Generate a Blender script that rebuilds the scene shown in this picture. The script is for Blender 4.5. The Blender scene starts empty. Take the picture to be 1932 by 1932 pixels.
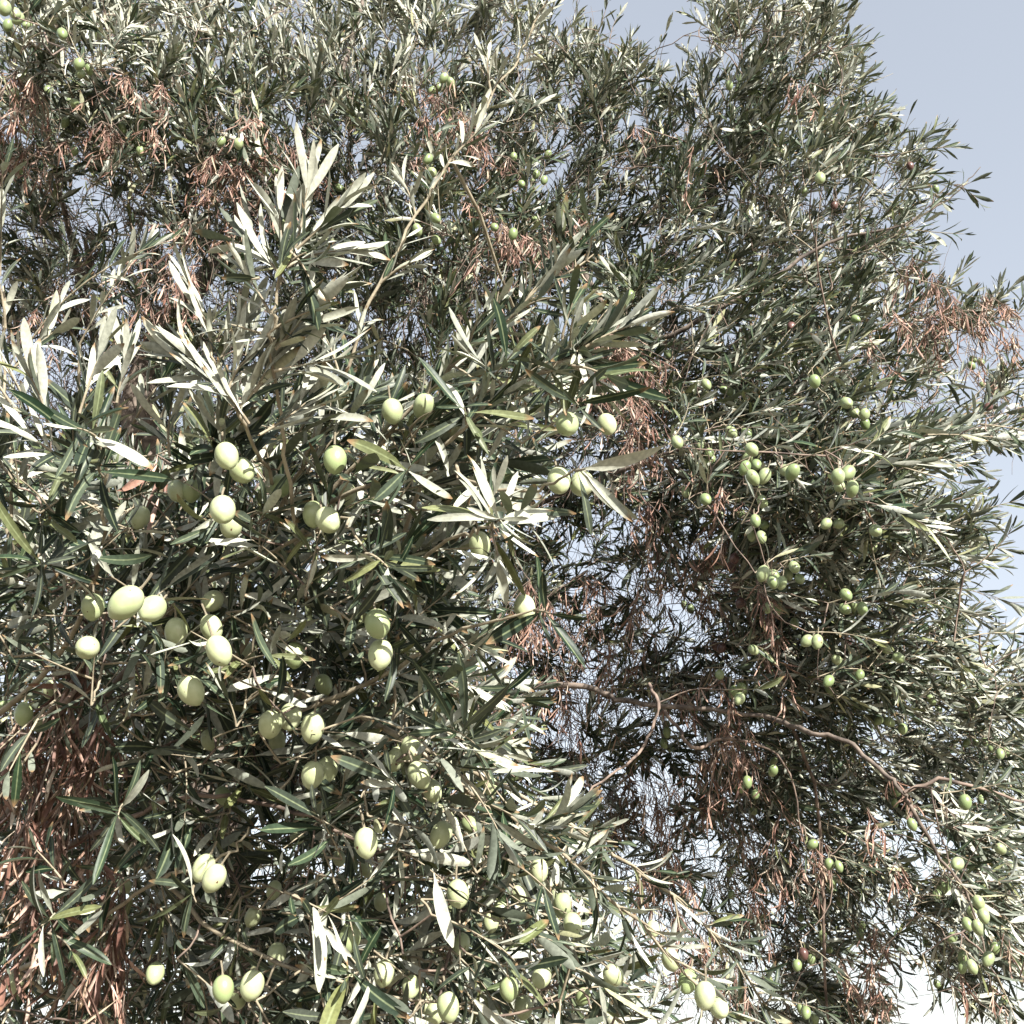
import bpy, math
import numpy as np
from math import radians, sin, cos, tan, pi

# ------------------------------------------------------------------ camera
SC = bpy.context.scene
COL = SC.collection
FOV, PITCH = 50.0, 28.0
CAM_POS = np.array([0.0, 0.0, 1.6])
cam_data = bpy.data.cameras.new("camera")
cam = bpy.data.objects.new("camera", cam_data)
COL.objects.link(cam)
cam.location = CAM_POS
cam.rotation_euler = (radians(90 + PITCH), 0, 0)
cam_data.sensor_fit = 'HORIZONTAL'
cam_data.angle = radians(FOV)
cam_data.clip_start = 0.02
cam_data.clip_end = 5000
SC.camera = cam

# ------------------------------------------------------------------ daylight
SUN_EL, SUN_AZ = 27.0, 150.0          # azimuth measured clockwise from +Y (the way the camera looks)
world = bpy.data.worlds.new("World"); SC.world = world
world.use_nodes = True
wn, wl = world.node_tree.nodes, world.node_tree.links
wn.clear()
sky = wn.new("ShaderNodeTexSky"); sky.sky_type = 'NISHITA'; sky.sun_disc = False
sky.sun_elevation = radians(SUN_EL); sky.sun_rotation = radians(SUN_AZ)
sky.altitude = 0; sky.air_density = 1.0; sky.dust_density = 1.0; sky.ozone_density = 1.0
hs = wn.new("ShaderNodeHueSaturation"); hs.inputs['Saturation'].default_value = 0.62
hs.inputs['Value'].default_value = 1.45
bg = wn.new("ShaderNodeBackground"); bg.inputs['Strength'].default_value = 0.142
wo = wn.new("ShaderNodeOutputWorld")
wl.new(sky.outputs[0], hs.inputs['Color']); gmn = wn.new('ShaderNodeGamma'); gmn.inputs['Gamma'].default_value = 0.55   # humid air: an even, pale sky
wl.new(hs.outputs[0], gmn.inputs[0]); wl.new(gmn.outputs[0], bg.inputs[0]); wl.new(bg.outputs[0], wo.inputs[0])

sd = bpy.data.lights.new("sun", 'SUN'); sd.energy = 5.0; sd.angle = radians(0.5); sd.color = (1.0, 0.965, 0.90)
sun = bpy.data.objects.new("sun", sd); COL.objects.link(sun)
sdir = np.array([sin(radians(SUN_AZ)) * cos(radians(SUN_EL)), cos(radians(SUN_AZ)) * cos(radians(SUN_EL)), sin(radians(SUN_EL))])
from mathutils import Vector
sun.rotation_euler = Vector(sdir).to_track_quat('Z', 'Y').to_euler()
sun.location = (3, -3, 8)

SC.view_settings.view_transform = 'Standard'
SC.view_settings.look = 'None'
SC.view_settings.gamma = 1
SC.view_settings.exposure = 1.5
SC.render.engine = 'CYCLES'
SC.cycles.max_bounces = 5
SC.cycles.diffuse_bounces = 1
SC.cycles.transmission_bounces = 3
SC.render.resolution_x = SC.render.resolution_y = 1024

rng = np.random.default_rng(11)

# photo-plate coordinates (0..1932) + depth  ->  world point
F = 966.0 / tan(radians(FOV / 2))
cp, sp = cos(radians(PITCH)), sin(radians(PITCH))
AX_R = np.array([1.0, 0, 0]); AX_U = np.array([0, -sp, cp]); AX_F = np.array([0, cp, sp])
def P(x, y, d):
    return CAM_POS + d * ((x - 966) / F * AX_R + (966 - y) / F * AX_U + AX_F)
def V(r, u, f):
    v = r * AX_R + u * AX_U + f * AX_F
    return v / np.linalg.norm(v)
def proj(p):
    q = np.asarray(p) - CAM_POS
    d = q @ AX_F
    return 966 + F * (q @ AX_R) / d, 966 - F * (q @ AX_U) / d, d
def nz(v): return v / (np.linalg.norm(v, axis=-1, keepdims=True) + 1e-9)

# ------------------------------------------------------------------ materials
def new_mat(name):
    m = bpy.data.materials.new(name); m.use_nodes = True
    m.node_tree.nodes.clear()
    return m, m.node_tree.nodes, m.node_tree.links
def node(n, t, **k):
    x = n.new(t)
    for a, b in k.items(): setattr(x, a, b)
    return x
def ramp(n, stops):
    r = n.new("ShaderNodeValToRGB"); e = r.color_ramp.elements
    while len(e) < len(stops): e.new(0.5)
    for i, (p, c) in enumerate(stops): e[i].position = p; e[i].color = (*c, 1)
    return r
def attr(n, name):
    a = n.new("ShaderNodeAttribute"); a.attribute_name = name; return a

def leaf_material(name, top, under, veins=True, transl=0.03, spec=0.17):
    m, n, l = new_mat(name)
    rnd = attr(n, 'rnd'); acr = attr(n, 'across'); alo = attr(n, 'along')
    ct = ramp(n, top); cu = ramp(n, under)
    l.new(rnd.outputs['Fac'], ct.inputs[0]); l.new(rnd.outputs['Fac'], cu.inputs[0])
    # pale midrib
    ab = node(n, "ShaderNodeMath", operation='ABSOLUTE'); l.new(acr.outputs['Fac'], ab.inputs[0])
    mr = node(n, "ShaderNodeMapRange"); mr.inputs['From Min'].default_value = 0.05; mr.inputs['From Max'].default_value = 0.2
    mr.inputs['To Min'].default_value = 0.45 if veins else 0.0; mr.inputs['To Max'].default_value = 0.0
    l.new(ab.outputs[0], mr.inputs['Value'])
    mx = node(n, "ShaderNodeMixRGB"); mx.inputs[2].default_value = (0.26, 0.30, 0.16, 1)
    l.new(mr.outputs[0], mx.inputs[0]); l.new(ct.outputs[0], mx.inputs[1])
    # scurfy silver bloom of the younger leaves, also painting in sunlight on upper foliage
    sf = attr(n, 'soft'); yb = node(n, "ShaderNodeMixRGB"); yb.inputs[2].default_value = (.44, .445, .37, 1)
    l.new(sf.outputs['Fac'], yb.inputs[0])
    f1 = node(n, "ShaderNodeMath", operation='MULTIPLY'); f1.inputs[1].default_value = 7.31; l.new(rnd.outputs['Fac'], f1.inputs[0])
    f2 = node(n, "ShaderNodeMath", operation='FRACT'); l.new(f1.outputs[0], f2.inputs[0])
    f3 = node(n, "ShaderNodeMath", operation='GREATER_THAN'); f3.inputs[1].default_value = .62; l.new(f2.outputs[0], f3.inputs[0])
    f4 = node(n, "ShaderNodeMapRange"); f4.inputs['From Min'].default_value = .84; f4.inputs['From Max'].default_value = .95; l.new(alo.outputs['Fac'], f4.inputs['Value'])
    f5 = node(n, "ShaderNodeMath", operation='MULTIPLY'); l.new(f3.outputs[0], f5.inputs[0]); l.new(f4.outputs[0], f5.inputs[1])
    tipc = node(n, "ShaderNodeMixRGB"); tipc.inputs[2].default_value = (.20, .13, .07, 1); l.new(f5.outputs[0], tipc.inputs[0])
    # mottling in object space
    tc = node(n, "ShaderNodeTexCoord")
    no = node(n, "ShaderNodeTexNoise"); no.inputs['Scale'].default_value = 220; no.inputs['Detail'].default_value = 3
    l.new(tc.outputs['Object'], no.inputs['Vector'])
    nm = node(n, "ShaderNodeMapRange"); nm.inputs['From Min'].default_value = .3; nm.inputs['From Max'].default_value = .7
    nm.inputs['To Min'].default_value = .78; nm.inputs['To Max'].default_value = 1.22
    l.new(no.outputs['Fac'], nm.inputs['Value'])
    geo = node(n, "ShaderNodeNewGeometry")
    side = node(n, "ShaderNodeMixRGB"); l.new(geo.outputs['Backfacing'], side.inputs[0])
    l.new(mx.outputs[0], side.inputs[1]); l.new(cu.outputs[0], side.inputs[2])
    mul = node(n, "ShaderNodeVectorMath", operation='SCALE')
    l.new(side.outputs[0], yb.inputs[1]); l.new(yb.outputs[0], tipc.inputs[1]); l.new(tipc.outputs[0], mul.inputs[0]); l.new(nm.outputs[0], mul.inputs['Scale'])
    rgh = node(n, "ShaderNodeMapRange"); rgh.inputs['To Min'].default_value = 0.42; rgh.inputs['To Max'].default_value = 0.62
    l.new(geo.outputs['Backfacing'], rgh.inputs['Value'])
    bs = node(n, "ShaderNodeBsdfPrincipled"); bs.inputs['Specular IOR Level'].default_value = spec; bs.inputs['Sheen Weight'].default_value = .0; bs.inputs['Sheen Roughness'].default_value = .4
    l.new(mul.outputs[0], bs.inputs['Base Color']); l.new(rgh.outputs[0], bs.inputs['Roughness'])
    bp = node(n, "ShaderNodeBump"); bp.inputs['Strength'].default_value = .25; bp.inputs['Distance'].default_value = .0006
    l.new(no.outputs['Fac'], bp.inputs['Height']); l.new(bp.outputs[0], bs.inputs['Normal'])
    tr = node(n, "ShaderNodeBsdfTranslucent"); tr.inputs[0].default_value = (0.22, 0.27, 0.09, 1)
    ms = node(n, "ShaderNodeMixShader"); ms.inputs[0].default_value = transl
    l.new(bs.outputs[0], ms.inputs[1]); l.new(tr.outputs[0], ms.inputs[2])
    out = node(n, "ShaderNodeOutputMaterial"); l.new(ms.outputs[0], out.inputs[0])
    return m

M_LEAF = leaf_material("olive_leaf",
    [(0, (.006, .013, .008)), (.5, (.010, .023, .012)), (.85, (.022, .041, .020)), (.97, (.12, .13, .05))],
    [(0, (.05, .062, .045)), (.52, (.085, .10, .072)), (.64, (.29, .305, .26)), (.86, (.48, .49, .43)), (.97, (.34, .34, .20))])  # underside tones split dark and pale, imitating shaded and sunlit leaves
M_DEAD = leaf_material("dead_leaf",
    [(0, (.08, .038, .030)), (.5, (.20, .108, .082)), (.8, (.33, .20, .15)), (1, (.34, .28, .20))],
    [(0, (.11, .065, .055)), (.5, (.28, .175, .14)), (.8, (.46, .31, .25)), (1, (.45, .38, .30))], veins=False, transl=.05, spec=.15)

def bark_material(name, c0, c1, scale):
    m, n, l = new_mat(name)
    tc = node(n, "ShaderNodeTexCoord")
    no = node(n, "ShaderNodeTexNoise"); no.inputs['Scale'].default_value = scale; no.inputs['Detail'].default_value = 6
    l.new(tc.outputs['Object'], no.inputs['Vector'])
    r = ramp(n, [(.35, c0), (.65, c1)]); l.new(no.outputs['Fac'], r.inputs[0])
    bs = node(n, "ShaderNodeBsdfPrincipled"); bs.inputs['Roughness'].default_value = .8
    l.new(r.outputs[0], bs.inputs['Base Color'])
    bp = node(n, "ShaderNodeBump"); bp.inputs['Strength'].default_value = .6; bp.inputs['Distance'].default_value = .004
    l.new(no.outputs['Fac'], bp.inputs['Height']); l.new(bp.outputs[0], bs.inputs['Normal'])
    out = node(n, "ShaderNodeOutputMaterial"); l.new(bs.outputs[0], out.inputs[0])
    return m
M_BARK = bark_material("olive_bark", (.05, .037, .03), (.19, .15, .12), 45)
M_TWIG = bark_material("olive_twig", (.06, .042, .034), (.26, .19, .15), 30)
M_GREENTWIG = bark_material("young_olive_twig", (.19, .155, .105), (.34, .295, .21), 60)

def olive_material(name, c0, c1, spot, spot_amt):
    m, n, l = new_mat(name)
    tc = node(n, "ShaderNodeTexCoord"); oi = node(n, "ShaderNodeObjectInfo")
    ad = node(n, "ShaderNodeVectorMath", operation='ADD')
    l.new(tc.outputs['Object'], ad.inputs[0]); l.new(oi.outputs['Random'], ad.inputs[1])
    n1 = node(n, "ShaderNodeTexNoise"); n1.inputs['Scale'].default_value = 1.1; n1.inputs['Detail'].default_value = 2
    l.new(ad.outputs[0], n1.inputs['Vector'])
    r1 = ramp(n, [(.35, c0), (.68, c1)]); l.new(n1.outputs['Fac'], r1.inputs[0])
    gr = node(n, "ShaderNodeMixRGB"); gr.inputs[2].default_value = (c0[0] * .62, c0[1] * .72, c0[2] * .55, 1)
    rm = node(n, "ShaderNodeMapRange"); rm.inputs['From Min'].default_value = .45; rm.inputs['To Max'].default_value = .8
    l.new(oi.outputs['Random'], rm.inputs['Value']); l.new(rm.outputs[0], gr.inputs[0]); l.new(r1.outputs[0], gr.inputs[1]); r1 = gr
    n2 = node(n, "ShaderNodeTexVoronoi"); n2.inputs['Scale'].default_value = 14
    l.new(ad.outputs[0], n2.inputs['Vector'])
    sm = node(n, "ShaderNodeMapRange"); sm.inputs['From Min'].default_value = .06; sm.inputs['From Max'].default_value = .2
    sm.inputs['To Min'].default_value = .35; sm.inputs['To Max'].default_value = 0
    l.new(n2.outputs['Distance'], sm.inputs['Value'])
    mx = node(n, "ShaderNodeMixRGB"); mx.inputs[2].default_value = (.55, .58, .36, 1)
    l.new(sm.outputs[0], mx.inputs[0]); l.new(r1.outputs[0], mx.inputs[1])
    n3 = node(n, "ShaderNodeTexNoise"); n3.inputs['Scale'].default_value = 1.6
    ad2 = node(n, "ShaderNodeVectorMath", operation='SCALE'); ad2.inputs['Scale'].default_value = 1.0
    l.new(oi.outputs['Random'], ad2.inputs['Scale']); ad2.inputs[0].default_value = (37, 19, 53)
    ad3 = node(n, "ShaderNodeVectorMath", operation='ADD'); l.new(tc.outputs['Object'], ad3.inputs[0]); l.new(ad2.outputs[0], ad3.inputs[1])
    l.new(ad3.outputs[0], n3.inputs['Vector'])
    s3 = node(n, "ShaderNodeMapRange"); s3.inputs['From Min'].default_value = .72 - spot_amt; s3.inputs['From Max'].default_value = .76 - spot_amt
    l.new(n3.outputs['Fac'], s3.inputs['Value'])
    mx2 = node(n, "ShaderNodeMixRGB"); mx2.inputs[2].default_value = (*spot, 1)
    l.new(s3.outputs[0], mx2.inputs[0]); l.new(mx.outputs[0], mx2.inputs[1])
    bs = node(n, "ShaderNodeBsdfPrincipled"); bs.inputs['Roughness'].default_value = .34
    bs.inputs['Subsurface Weight'].default_value = .0; bs.inputs['Subsurface Scale'].default_value = .3
    bs.inputs['Subsurface Radius'].default_value = (.5, .6, .2)
    l.new(mx2.outputs[0], bs.inputs['Base Color'])
    out = node(n, "ShaderNodeOutputMaterial"); l.new(bs.outputs[0], out.inputs[0])
    return m
M_OLIVE = olive_material("green_olive_skin", (.36, .40, .22), (.46, .49, .30), (.10, .03, .02), .0)
M_OLIVE_DK = olive_material("ripe_olive_skin", (.08, .035, .035), (.22, .12, .10), (.03, .015, .015), .1)

def ground_material():
    m, n, l = new_mat("dry_soil")
    tc = node(n, "ShaderNodeTexCoord")
    a = node(n, "ShaderNodeTexNoise"); a.inputs['Scale'].default_value = .6; a.inputs['Detail'].default_value = 8
    b = node(n, "ShaderNodeTexNoise"); b.inputs['Scale'].default_value = 18; b.inputs['Detail'].default_value = 6
    l.new(tc.outputs['Object'], a.inputs['Vector']); l.new(tc.outputs['Object'], b.inputs['Vector'])
    r = ramp(n, [(.35, (.13, .105, .075)), (.55, (.18, .15, .105)), (.7, (.09, .10, .05))]); l.new(a.outputs['Fac'], r.inputs[0])
    bs = node(n, "ShaderNodeBsdfPrincipled"); bs.inputs['Roughness'].default_value = .95
    l.new(r.outputs[0], bs.inputs['Base Color'])
    bp = node(n, "ShaderNodeBump"); bp.inputs['Strength'].default_value = .7; bp.inputs['Distance'].default_value = .03
    l.new(b.outputs['Fac'], bp.inputs['Height']); l.new(bp.outputs[0], bs.inputs['Normal'])
    out = node(n, "ShaderNodeOutputMaterial"); l.new(bs.outputs[0], out.inputs[0])
    return m

# ------------------------------------------------------------------ ground
gm = bpy.data.meshes.new("ground")
gv = []; gf = []
NG = 40
ax = np.sign(np.linspace(-1, 1, NG + 1)) * np.abs(np.linspace(-1, 1, NG + 1)) ** 3 * 1500
for j in range(NG + 1):
    for i in range(NG + 1):
        r = math.hypot(ax[i], ax[j])
        gv.append((ax[i], ax[j], (rng.random() - .5) * min(.12, .03 + r * .004) ))
for j in range(NG):
    for i in range(NG):
        a = j * (NG + 1) + i; gf.append((a, a + 1, a + NG + 2, a + NG + 1))
gm.from_pydata(gv, [], gf); gm.materials.append(ground_material())
go = bpy.data.objects.new("ground", gm); go['kind'] = "structure"; COL.objects.link(go)

# ------------------------------------------------------------------ mesh helpers
def mesh_np(name, verts, quads, mats, attrs=None, matidx=None):
    me = bpy.data.meshes.new(name)
    verts = np.ascontiguousarray(verts, np.float32); quads = np.ascontiguousarray(quads, np.int32)
    me.vertices.add(len(verts)); me.vertices.foreach_set("co", verts.ravel())
    me.loops.add(quads.size); me.loops.foreach_set("vertex_index", quads.ravel())
    me.polygons.add(len(quads))
    me.polygons.foreach_set("loop_start", np.arange(0, quads.size, 4, dtype=np.int32))
    me.polygons.foreach_set("loop_total", np.full(len(quads), 4, np.int32))
    me.polygons.foreach_set("use_smooth", np.ones(len(quads), bool))
    for m in mats: me.materials.append(m)
    if matidx is not None: me.polygons.foreach_set("material_index", np.asarray(matidx, np.int32))
    for k, a in (attrs or {}).items():
        at = me.attributes.new(k, 'FLOAT', 'POINT'); at.data.foreach_set("value", np.ascontiguousarray(a, np.float32))
    me.update(); me.validate()
    return me

class Leaves:
    """leaf blades gathered as parameters, built as one mesh"""
    def __init__(s): s.b = []; s.d = []; s.n = []; s.p = []; s.fr = []; s.free = False
    def add(s, b, d, n, L, W, bend, fold, twist, rnd, soft=0):
        s.fr.append(s.free); s.b.append(b); s.d.append(d); s.n.append(n); s.p.append((L, W, bend, fold, twist, rnd, soft))
    def arrays(s): return np.array(s.b), nz(np.array(s.d)), np.array(s.n), np.array(s.p)
    def mesh(s, name, mat, base, K=5, keep=None, sharp=0.5):
        B, D, N, p = s.arrays()
        if keep is not None: B, D, N, p = B[keep], D[keep], N[keep], p[keep]
        if len(B) == 0: return None
        S = nz(np.cross(D, N)); N = nz(np.cross(S, D))
        L, W, bend, fold, twist, rnd, soft = p.T
        t = np.linspace(0, 1, K + 1)
        w = np.clip(t, 0.02, 1) ** 0.75 * np.clip(1.0 - t, 0.003, 1) ** sharp; w /= w.max()
        w[0] = .09
        if K >= 6: w[1] = max(.14, w[1] * .55)
        T = t[None, :, None]
        kink = (rnd * 37.7) % 1.0
        wav = np.sin(t[None, :] * (3 + 3 * kink[:, None]) + rnd[:, None] * 40) * .018 * (1 - .3 * kink[:, None])
        cen = B[:, None] + (L[:, None] * (t - .16 * np.abs(bend[:, None]) * t ** 2.5))[..., None] * D[:, None] \
            + (L[:, None] * (bend[:, None] * t ** 2 + wav * 1.0))[..., None] * N[:, None] \
            + (L[:, None] * (kink[:, None] - .5) * .35 * t ** 2)[..., None] * S[:, None]
        ang = twist[:, None] * t
        Sd = np.cos(ang)[..., None] * S[:, None] + np.sin(ang)[..., None] * N[:, None]
        Nd = -np.sin(ang)[..., None] * S[:, None] + np.cos(ang)[..., None] * N[:, None]
        hw = (W[:, None] * .5 * w)[..., None]
        fo = fold[:, None, None]
        lf = cen - Sd * hw * np.cos(fo) + Nd * hw * np.sin(fo)
        rt = cen + Sd * hw * np.cos(fo) + Nd * hw * np.sin(fo)
        v = np.stack([lf, cen, rt], 2)                     # n, K+1, 3, 3
        n = len(B)
        k = np.arange(K)
        q = np.concatenate([np.stack([k * 3, k * 3 + 1, k * 3 + 4, k * 3 + 3], 1), np.stack([k * 3 + 1, k * 3 + 2, k * 3 + 5, k * 3 + 4], 1)])
        Q = (q[None] + (np.arange(n) * 3 * (K + 1))[:, None, None]).reshape(-1, 4)
        at = {'rnd': np.repeat(rnd, 3 * (K + 1)), 'across': np.tile(np.array([-1., 0., 1.]), n * (K + 1)),
              'along': np.tile(np.repeat(t, 3), n), 'soft': np.repeat(soft, 3 * (K + 1))}
        return mesh_np(name, v.reshape(-1, 3) - base, Q, [mat], at)

class Tubes:
    def __init__(s): s.v = []; s.q = []; s.m = []; s.c = 0
    def add(s, pts, rad, sides=5, mi=0):
        pts = np.asarray(pts, float); rad = np.broadcast_to(rad, (len(pts),))
        t = nz(np.gradient(pts, axis=0))
        ref = np.array([0.31, 0.2, 0.93]) if abs(t[0][2]) < .9 else np.array([1., 0.1, 0])
        u = nz(np.cross(t, ref)); w = np.cross(t, u)
        a = np.arange(sides) * 2 * pi / sides
        ring = pts[:, None] + rad[:, None, None] * (np.cos(a)[None, :, None] * u[:, None] + np.sin(a)[None, :, None] * w[:, None])
        n = len(pts)
        i = np.arange(n - 1)[:, None] * sides; j = np.arange(sides)[None]; j2 = (j + 1) % sides
        q = np.stack([i + j, i + j2, i + sides + j2, i + sides + j], -1).reshape(-1, 4) + s.c
        s.v.append(ring.reshape(-1, 3)); s.q.append(q); s.m.append(np.full(len(q), mi)); s.c += n * sides
    def mesh(s, name, mats, base):
        if not s.v: return None
        return mesh_np(name, np.concatenate(s.v) - base, np.concatenate(s.q), mats, None, np.concatenate(s.m))

def smooth_path(pts, sub=6):
    """Catmull-Rom through points (rows of any width)"""
    p = np.asarray(pts, float); p = np.vstack([2 * p[0] - p[1], p, 2 * p[-1] - p[-2]])
    out = []
    for i in range(1, len(p) - 2):
        for k in range(sub):
            t = k / sub
            out.append(.5 * ((2 * p[i]) + (-p[i-1] + p[i+1]) * t + (2*p[i-1] - 5*p[i] + 4*p[i+1] - p[i+2]) * t*t + (-p[i-1] + 3*p[i] - 3*p[i+1] + p[i+2]) * t**3))
    out.append(p[-2]); return np.array(out)

def place(name, me, parent):
    o = bpy.data.objects.new(name, me); COL.objects.link(o); o.parent = parent
    return o

class Tree:
    def __init__(s, base, label, group=None):
        s.base = np.array(base, float)
        s.root = bpy.data.objects.new("olive_tree", None); COL.objects.link(s.root)
        s.root.location = s.base; s.root.empty_display_size = .3
        s.root['label'] = label; s.root['category'] = 'tree'
        s.limbs = []; s.tw = []; s.lv = []
        s.nod = np.zeros((90000, 3)); s.ng = np.zeros(90000, int); s.nn = 0
    def limb(s, pts):
        """pts rows: x, y, depth, radius (plate px + metres)"""
        q = smooth_path([(*P(a, b, c), r) for a, b, c, r in pts], 6)
        q[1:-1, :3] += rng.normal(0, .002, (len(q) - 2, 3))
        s.limbs.append(q); s.tw.append(Tubes()); s.lv.append(Leaves())
        s.note(q[1:, :3], len(s.limbs) - 1)
        return len(s.limbs) - 1
    def note(s, pts, g):
        k = len(pts); s.nod[s.nn:s.nn + k] = pts; s.ng[s.nn:s.nn + k] = g; s.nn += k
    def nearest(s, p):
        v = s.nod[:s.nn] - p; d = np.einsum('ij,ij->i', v, v); k = int(d.argmin())
        return math.sqrt(d[k]), int(s.ng[k]), s.nod[k].copy()
    def join(s, p, mi=0, r=.0011):
        """grow a twig from the nearest wood to p"""
        dist, gi, q = s.nearest(p)
        if dist > .002:
            n = 4 if dist < .06 else 7
            m = wiggle(q, p, n, .07, -.02)
            s.tw[gi].add(m, np.linspace(r * (1 + min(1.2, dist * 4)), r, n), 4, mi)
            if n > 4: s.note(m[2:-1:2], gi)
        return gi

def perp(d):
    r = rng.normal(size=3); r -= d * (r @ d); return r / np.linalg.norm(r)

def shoot(tr, g, base, d, length, pairs, L, open_deg=48, tip_open=22, droop=.1, wid=.17, rad=.0016, young=1, tuft=0, start=.1, curl=.16, lv=None, jit=.22, soft=.10, face=.15):
    """a leafy twig: opposite, crosswise pairs of leaves along a bending axis"""
    d = nz(d); n = 7
    side = perp(d)
    t = np.linspace(0, 1, n)
    pts = base + length * (t[:, None] * d + (t ** 2)[:, None] * (side * rng.normal(0, .18) + np.array([0, 0, -droop])))
    tr.tw[g].add(pts, rad * (1 - .6 * t), 5 if rad > .0014 else 4, young)
    tr.note(pts[:5:2], g)
    lv = lv or tr.lv[g]
    tang = nz(np.gradient(pts, axis=0))
    r0 = perp(d)
    for k in range(pairs):
        f = start + (1 - start) * (k / max(1, pairs - 1)) ** (1.0 if not tuft else .55)
        i = min(n - 2, int(f * (n - 1))); fr = f * (n - 1) - i
        p = pts[i] * (1 - fr) + pts[i + 1] * fr
        ta = tang[i]
        rr = nz(r0 - ta * (r0 @ ta)); bb = np.cross(ta, rr)
        a0 = k * pi / 2 + rng.normal(0, .3)
        op = radians(open_deg + (tip_open - open_deg) * (k / max(1, pairs - 1)) ** 1.5)
        for s_ in (0, pi):
            if rng.random() < .06: continue
            a = a0 + s_ + rng.normal(0, .25); o = op + rng.normal(0, jit)
            rad_d = cos(a) * rr + sin(a) * bb
            dd = cos(o) * ta + sin(o) * rad_d
            nn = sin(o) * ta - cos(o) * rad_d
            nn = nn + rng.normal(0, .28, 3)
            if rng.random() < face:                          # blades turn their flat side to the light
                sn = sdir - dd * (sdir @ dd)
                nn = nz(sn) * (1 if sn @ nn > 0 else -1) + rng.normal(0, .25, 3)
            ll = L * rng.uniform(.72, 1.18) * (1 if k < pairs - 1 else .6) * (.75 if k == 0 else 1)
            lv.add(p, dd, nn, ll, ll * wid * rng.uniform(.8, 1.2), rng.normal(-.04, curl), rng.uniform(.12, .6), rng.normal(0, .5), rng.random(), rng.uniform(.5, 1) if rng.random() < soft else rng.uniform(0, .10))
    return pts

def wiggle(a, b, n=6, amp=.06, sag=.0):
    t = np.linspace(0, 1, n)[:, None]; L = np.linalg.norm(b - a)
    q = a * (1 - t) + b * t
    q = q + np.sin(t * pi) * (perp(nz(b - a)) * rng.normal(0, 1) * amp * L * 1.4 + np.array([0, 0, -sag * L]))
    q[1:-1] += rng.normal(0, amp * L * .18, (n - 2, 3))
    return q

def dead_bunch(tr, x, y, dep, spread, n, L, lv):
    """a withered hanging twig with curled rusty leaves"""
    top = P(x, y, dep)
    tw = Tubes()
    ns = max(2, n // 9)
    for k in range(ns):
        o = top + np.array([0, 0, spread * .8])
        ln = rng.uniform(.6, 1.5) * spread * 1.7
        dd = nz(np.array([rng.normal(0, .5), rng.normal(0, .5), -1]))
        e = o + dd * ln
        q = wiggle(o, e, 5, .08); tw.add(q, .0008, 4)
        for j in range(n // ns):
            f = rng.random(); p = o * (1 - f) + e * f
            d = nz(np.array([rng.normal(0, .42), rng.normal(0, .42), -1 + rng.normal(0, .25)]))
            ll = L * rng.uniform(.6, 1.15)
            lv.add(p, d, perp(d), ll, ll * rng.uniform(.08, .155), rng.normal(0, .28), rng.uniform(.5, 1.2), rng.normal(0, 1.1), rng.random())
    return tw

# ------------------------------------------------------------------ the olives read from the photo: x, y, radius(px), kind
NEAR_OL = """427,858,22 455,886,23 420,960,24 436,990,21 618,980,23 591,968,20 530,916,21 632,865,22 362,925,18 335,925,19 265,975,18
175,1144,21 240,1135,28 288,1148,24 165,1222,22 402,1133,19 398,1182,20 412,1225,23 332,1190,21 360,1302,24 548,1350,21 510,1366,22 590,1371,22
523,1396,16 590,1460,21 618,1450,20 396,1395,17 718,1232,23 712,1176,24 556,1235,20 1070,800,22 1054,905,22 1098,912,23 905,1026,20 990,1145,20
776,1412,20 748,1430,18 790,1460,21 815,1490,18 690,1588,22 833,1572,20 886,1555,15 864,1685,21 1017,1640,17 1062,1706,18 1080,1743,18 925,1482,14
945,1716,17 980,1688,15 926,1740,15 660,1768,21 522,1800,18 476,1858,22 421,1865,20 450,1882,16 293,1835,17 517,1678,14 235,1670,13 405,1655,21
385,1635,20 478,1728,15 725,1835,20 775,1860,17 800,1890,17 845,1897,21 820,1912,18 960,1865,18 988,1900,18 1022,1842,18 1157,1840,19 1265,1810,17
1298,1850,18 1330,1876,20 1356,1900,18 1232,1752,13 45,1345,17 75,1362,14 107,1352,14 3,1335,12 28,1856,16 690,1640,12 420,1500,15 1145,800,18
740,775,20 800,765,20 655,930,17 95,1300,14 720,1700,15 640,1620,12 560,1580,12 905,1600,12 870,1780,17 1100,1880,14 610,1290,16 470,1230,14""".split()
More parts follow.
